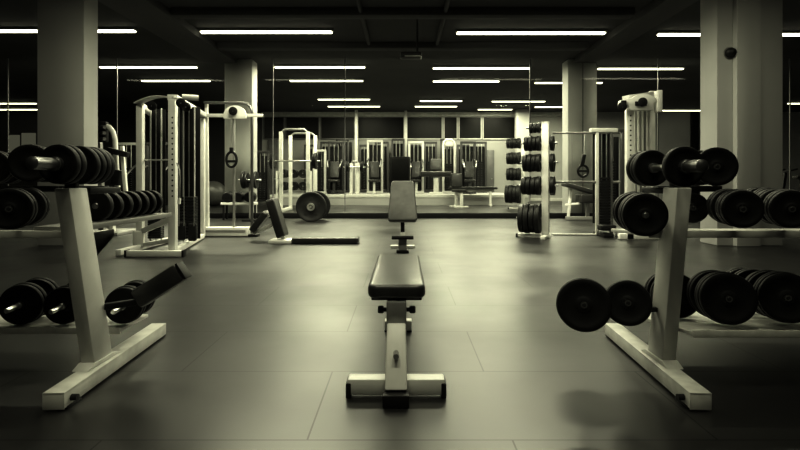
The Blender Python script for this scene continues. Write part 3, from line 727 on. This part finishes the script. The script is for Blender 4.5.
BL = ['behind the slim white machine', 'second from the left end', 'third from the left end', 'left of the tall white post', 'between white post and boxy tower', 'behind the boxy tower',
      'right of the boxy tower', 'above the press bench', 'behind the arched pulldown machine', 'behind the long flat bench', 'last before the hall plate tree']
for i, px in enumerate((311, 327, 342.5, 366, 382, 398, 414, 430.5, 447, 463.5, 480)):
    machine(px, 22.7, .50, 2.05+.13*((i*7) % 3), 'dark weight machine in the platform\'s back row, '+BL[i], seat=False, dark=True, base=P)
# black screen-like tower just behind the incline bench
t = thing('machine_tower', 'black boxy machine tower just behind the top of the incline bench', 'weight machine', (xat(400, 13.6), 13.6, 0))
MB().box((0, 0, 1.17), (.53, .22, .78), bev=.03).build('shroud', M['black'], t)
MB().box((0, .02, .42), (.30, .16, .80), bev=.02).build('column', M['stack'], t)
MB().box((0, 0, .03), (.6, .4, .06), bev=.015).build('base', M['black'], t)
MB().box((0, -.113, 1.18), (.44, .006, .64), bev=.002).build('panel', M['rubber'], t)
machine(416, 20.8, .54, 2.05, 'white weight machine right of the incline bench, on the far platform', base=P)
machine(449, 21.0, .46, 1.95, 'white pulldown machine with arched top on the far platform', arch=True, seat=False, base=P)
machine(468, 20.8, .54, 2.05, 'dark weight machine with seat, right of the arched pulldown machine', dark=True, base=P)
# press bench
t = thing('press_bench', 'black press bench on a white pedestal, right of the incline bench', 'bench', (xat(436, 20.1), 20.1, P))
pad(MB(), 1.2, .42, .22, (0, 0, .78), r=.05).build('wide_pad', M['leather'], t)
pad(MB(), .46, .46, .14, (0, .15, 1.14), Matrix.Rotation(math.radians(82), 3, 'X'), r=.04).build('back_pad', M['leather'], t)
MB().box((0, 0, .36), (.19, .16, .66), bev=.015).build('pedestal', M['white'], t)
MB().box((0, 0, .045), (.52, .3, .09), bev=.015).build('foot', M['white'], t)
simple_bench(473, 19.0, 'long black flat bench below the far platform, left of the hall plate tree', 1.75, PI/2-.08, h=.66)
simple_bench(459, 18.0, 'black bench with upright back beyond the glass, beside the long flat bench', .6, .3, True, h=.58)
# left side beyond the glass
p = at(214.5, 190, 19.0)
tag(MB().lathe([(.455*math.sin(PI*k/28), -.455*math.cos(PI*k/28)) for k in range(29)], (0, 0, 0), (0, 0, 1), 44).build('exercise_ball', M['ball']), 'big dark exercise ball beyond the glass, left of the pale column', 'exercise ball')
bpy.data.objects['exercise_ball'].location = (p.x, 18.9, .457)
MB().cyl((0, -.457, 0), (0, -.449, 0), .018, 12).build('valve', M['black'], bpy.data.objects['exercise_ball'])
zt = 12.45
t = thing('roller_stand', 'low stand with white top and rounded black rollers, before the pale column', 'stand', (xat(239.5, zt), zt, 0))
MB().box((0, 0, .385), (.80, .34, .06), bev=.012).build('platform', M['white'], t)
for x in (-.34, .34):
    for y in (-.12, .12): MB().box((x, y, .178), (.04, .04, .356), bev=.004).build('leg', M['black'], t)
for i, x in enumerate((-.26, 0, .26)):
    MB().lathe([(0, -.14), (.10, -.14), (.125, -.11), (.13, 0), (.125, .11), (.10, .14), (0, .14)], (x, 0, .545), (0, 1, 0), 28).build('roller', M['rubber'], t)
loaded_bar(250, 180, 12.0, .52, .20, 'short loaded bar on a thin stand, in front of the pale column', 2)
t = thing('bar_stand', 'thin stand holding the short loaded bar before the pale column', 'stand', (xat(250, 12.05), 12.05, 0))
MB().bar((0, .02, .06), (0, .02, .90), .05, .05).build('post', M['grey'], t); MB().box((0, 0, .02), (.3, .3, .04), bev=.008).build('foot', M['black'], t)
MB().box((0, -.03, .905), (.06, .12, .03), bev=.004).build('cradle', M['black'], t)
machine(262, 19.5, .5, 2.0, 'dark weight machine beyond the glass, between the pale column and the power rack', dark=True, seat=False)
machine(160, 16.5, .8, 2.1, 'dark weight machine beyond the glass, seen through the cable machine', dark=True)
machine(188, 20, .9, 2.3, 'white weight machine beyond the glass, seen through the cable machine stacks')
machine(128, 18.0, .8, 2.2, 'white weight machine beyond the glass, between the left column and the cable machine')
# black pegboard machine by the left column
ZA = 9.2
t = thing('lever_machine', 'dark lever machine with curved white arm, right of the left column', 'weight machine', (xat(108, ZA), ZA, 0)); o = t.location
mb().box(at(102, 132, ZA), (.19, .10, .36), bev=.015).build('peg_board', M['black'], t)
for i in range(3): mb().cyl(at(101, 127+i*6, ZA-.05), at(104.5, 127+i*6, ZA-.15), .03, 14).build('peg', M['darkchrome'], t)
mb().tube([at(104, 125.5, ZA), at(109, 127, ZA), at(113, 132, ZA), at(115, 140, ZA), at(116, 160, ZA), at(117.5, 185, ZA), at(120, 225, ZA)], .045, 12).build('curved_arm', M['white'], t)
mb().bar(at(99, 140, ZA+.1), (xat(99, ZA), ZA+.1, .05), .09, .09).build('post', M['grey'], t)
mb().bar(at(108, 150, ZA-.2), at(128, 155, ZA-.2), .10, .09).build('grip_pad', M['black'], t)
mb().bar(at(122, 146, ZA-.1), at(126, 195, ZA-.1), .06, .06).build('lever', M['white'], t)
mb().bar(at(118, 170, ZA-.1), at(116, 185, ZA-.1), .13, .13).build('weight_horn', M['rubber'], t)
pad(mb(), .42, .5, .12, (xat(118, ZA), ZA-.2, .5), r=.03).build('seat_pad', M['leather'], t)
mb().box((xat(118, ZA), ZA-.2, .23), (.10, .10, .42), bev=.01).build('seat_post', M['white'], t)
mb().box((xat(110, ZA), ZA, .03), (.7, .8, .06), bev=.01).build('base', M['grey'], t)
# right side beyond the glass
machine(611, 16.4, .7, 2.5, 'dark weight machine beyond the glass, right of the pale hall column', dark=True, seat=False)
d = struct('door_4', MB().box((xat(694, BY), BY-.04, zat(112, BY)/2), (.36, .06, zat(112, BY)), bev=.01), M['night'])
MB().cyl((xat(694, BY)-.12, BY-.12, 1.0), (xat(694, BY)-.12, BY-.07, 1.0), .03).build('door_handle', M['chrome'], d)
t = thing('leg_machine', 'low black leg machine at the foot of the pale column, right of the plate tree', 'weight machine', (xat(581, 12.3), 12.3, 0))
pad(MB(), .34, .72, .10, (-.08, 0, .76), Matrix.Rotation(math.radians(90), 3, 'Z') @ Matrix.Rotation(math.radians(16), 3, 'X'), r=.03).build('back_pad', M['leather'], t)
pad(MB(), .44, .38, .22, (.14, 0, .52), r=.05).build('seat_pad', M['leather'], t)
MB().bar((-.36, 0, .05), (.36, 0, .05), .09, .08).build('base_bar', M['grey'], t)
MB().bar((-.30, 0, .08), (-.24, 0, .76), .06, .06).build('strut', M['white'], t)
MB().bar((.15, 0, .08), (.15, 0, .46), .08, .08).build('seat_post', M['grey'], t)
MB().bar((-.38, 0, .36), (.0, 0, .40), .05, .05).build('link_bar', M['white'], t)
# silhouettes at the right edge
t = thing('spin_bike', 'dark exercise bike silhouette beyond the glass, right of the right column', 'exercise bike', (xat(792, 13.9), 13.9, 0))
MB().lathe([(.02, -.03), (.2, -.03), (.26, -.02), (.26, .02), (.2, .03), (.02, .03)], (-.32, 0, .34), (0, 1, 0), 32, closed=True).build('flywheel', M['rubber'], t)
MB().bar((-.5, 0, .05), (.5, 0, .05), .09, .06).build('base', M['black'], t)
MB().bar((-.3, 0, .3), (-.18, 0, 1.15), .07, .07).build('handlebar_post', M['black'], t)
MB().bar((.32, 0, .08), (.22, 0, .98), .07, .07).build('seat_post', M['black'], t)
MB().bar((-.3, 0, .36), (.28, 0, .5), .07, .07).build('frame', M['black'], t)
pad(MB(), .2, .32, .09, (.22, 0, 1.02), Matrix.Rotation(PI/2, 3, 'Z'), r=.03).build('saddle', M['leather'], t)
MB().tube([(-.02, -.22, 1.24), (-.18, -.22, 1.2), (-.2, 0, 1.16), (-.18, .22, 1.2), (-.02, .22, 1.24)], .022, 10).build('handlebar', M['black'], t)
# lit windows of another room, far at the left
for i, (a, b_, t0, t1) in enumerate(((9, 20, 135, 160), (22, 36, 133, 148))):
    struct('window_%d' % (40+i), MB().box(((xat(a, BY)+xat(b_, BY))/2, BY-.02, (zat(t0, BY)+zat(t1, BY))/2), (xat(b_, BY)-xat(a, BY), .04, zat(t0, BY)-zat(t1, BY)), bev=.005), M['lit'])
# dome camera on the right column and small hanging fixture
t = thing('security_camera', 'small dark dome camera on the right column', 'camera', at(730, 53, 7.49))
MB().lathe([(0, -.02), (.085, -.02), (.09, -.012), (.09, 0), (0, 0)], (0, 0, 0), (0, -1, 0), 28).build('mount', M['grey'], t)
MB().lathe([(.075*math.cos(PI/2*k/8), .01+.085*math.sin(PI/2*k/8)) for k in range(9)], (0, 0, 0), (0, -1, 0), 28).build('dome', M['black'], t)
zf = 9.9
p = at(411, 56, zf)
t = thing('ceiling_fixture', 'small dark fixture hanging from a rod below the ceiling', 'ceiling fixture', (p.x, zf, CZ))
dz = p.z-CZ
MB().cyl((.12, 0, dz+.05), (.12, 0, 0), .02, 12).build('rod', M['beam'], t)
MB().box((0, 0, dz), (.40, .3, .10), bev=.03).build('body', M['black'], t)
MB().box((.03, -.151, dz-.035), (.3, .006, .02), bev=.002).build('lens_strip', M['grey'], t)

# ------------------------------------------------------------------ world, camera
w = bpy.data.worlds.new('World'); bpy.context.scene.world = w; w.use_nodes = True
w.node_tree.nodes['Background'].inputs['Color'].default_value = (*TINT, 1)
w.node_tree.nodes['Background'].inputs['Strength'].default_value = .0
cd = bpy.data.cameras.new('camera'); cam = bpy.data.objects.new('camera', cd); C.objects.link(cam)
cam.location = (0, 0, H); cam.rotation_euler = (PI/2, 0, 0)
cd.sensor_width = 36; cd.lens = F/800*36; cd.shift_x = (400-VX)/800; cd.shift_y = (VY-225)/800
cd.clip_start = .05; cd.clip_end = 100
bpy.context.scene.camera = cam
vs = bpy.context.scene.view_settings
vs.view_transform = 'Standard'; vs.look = 'None'; vs.exposure = 0.36; vs.gamma = 0.76
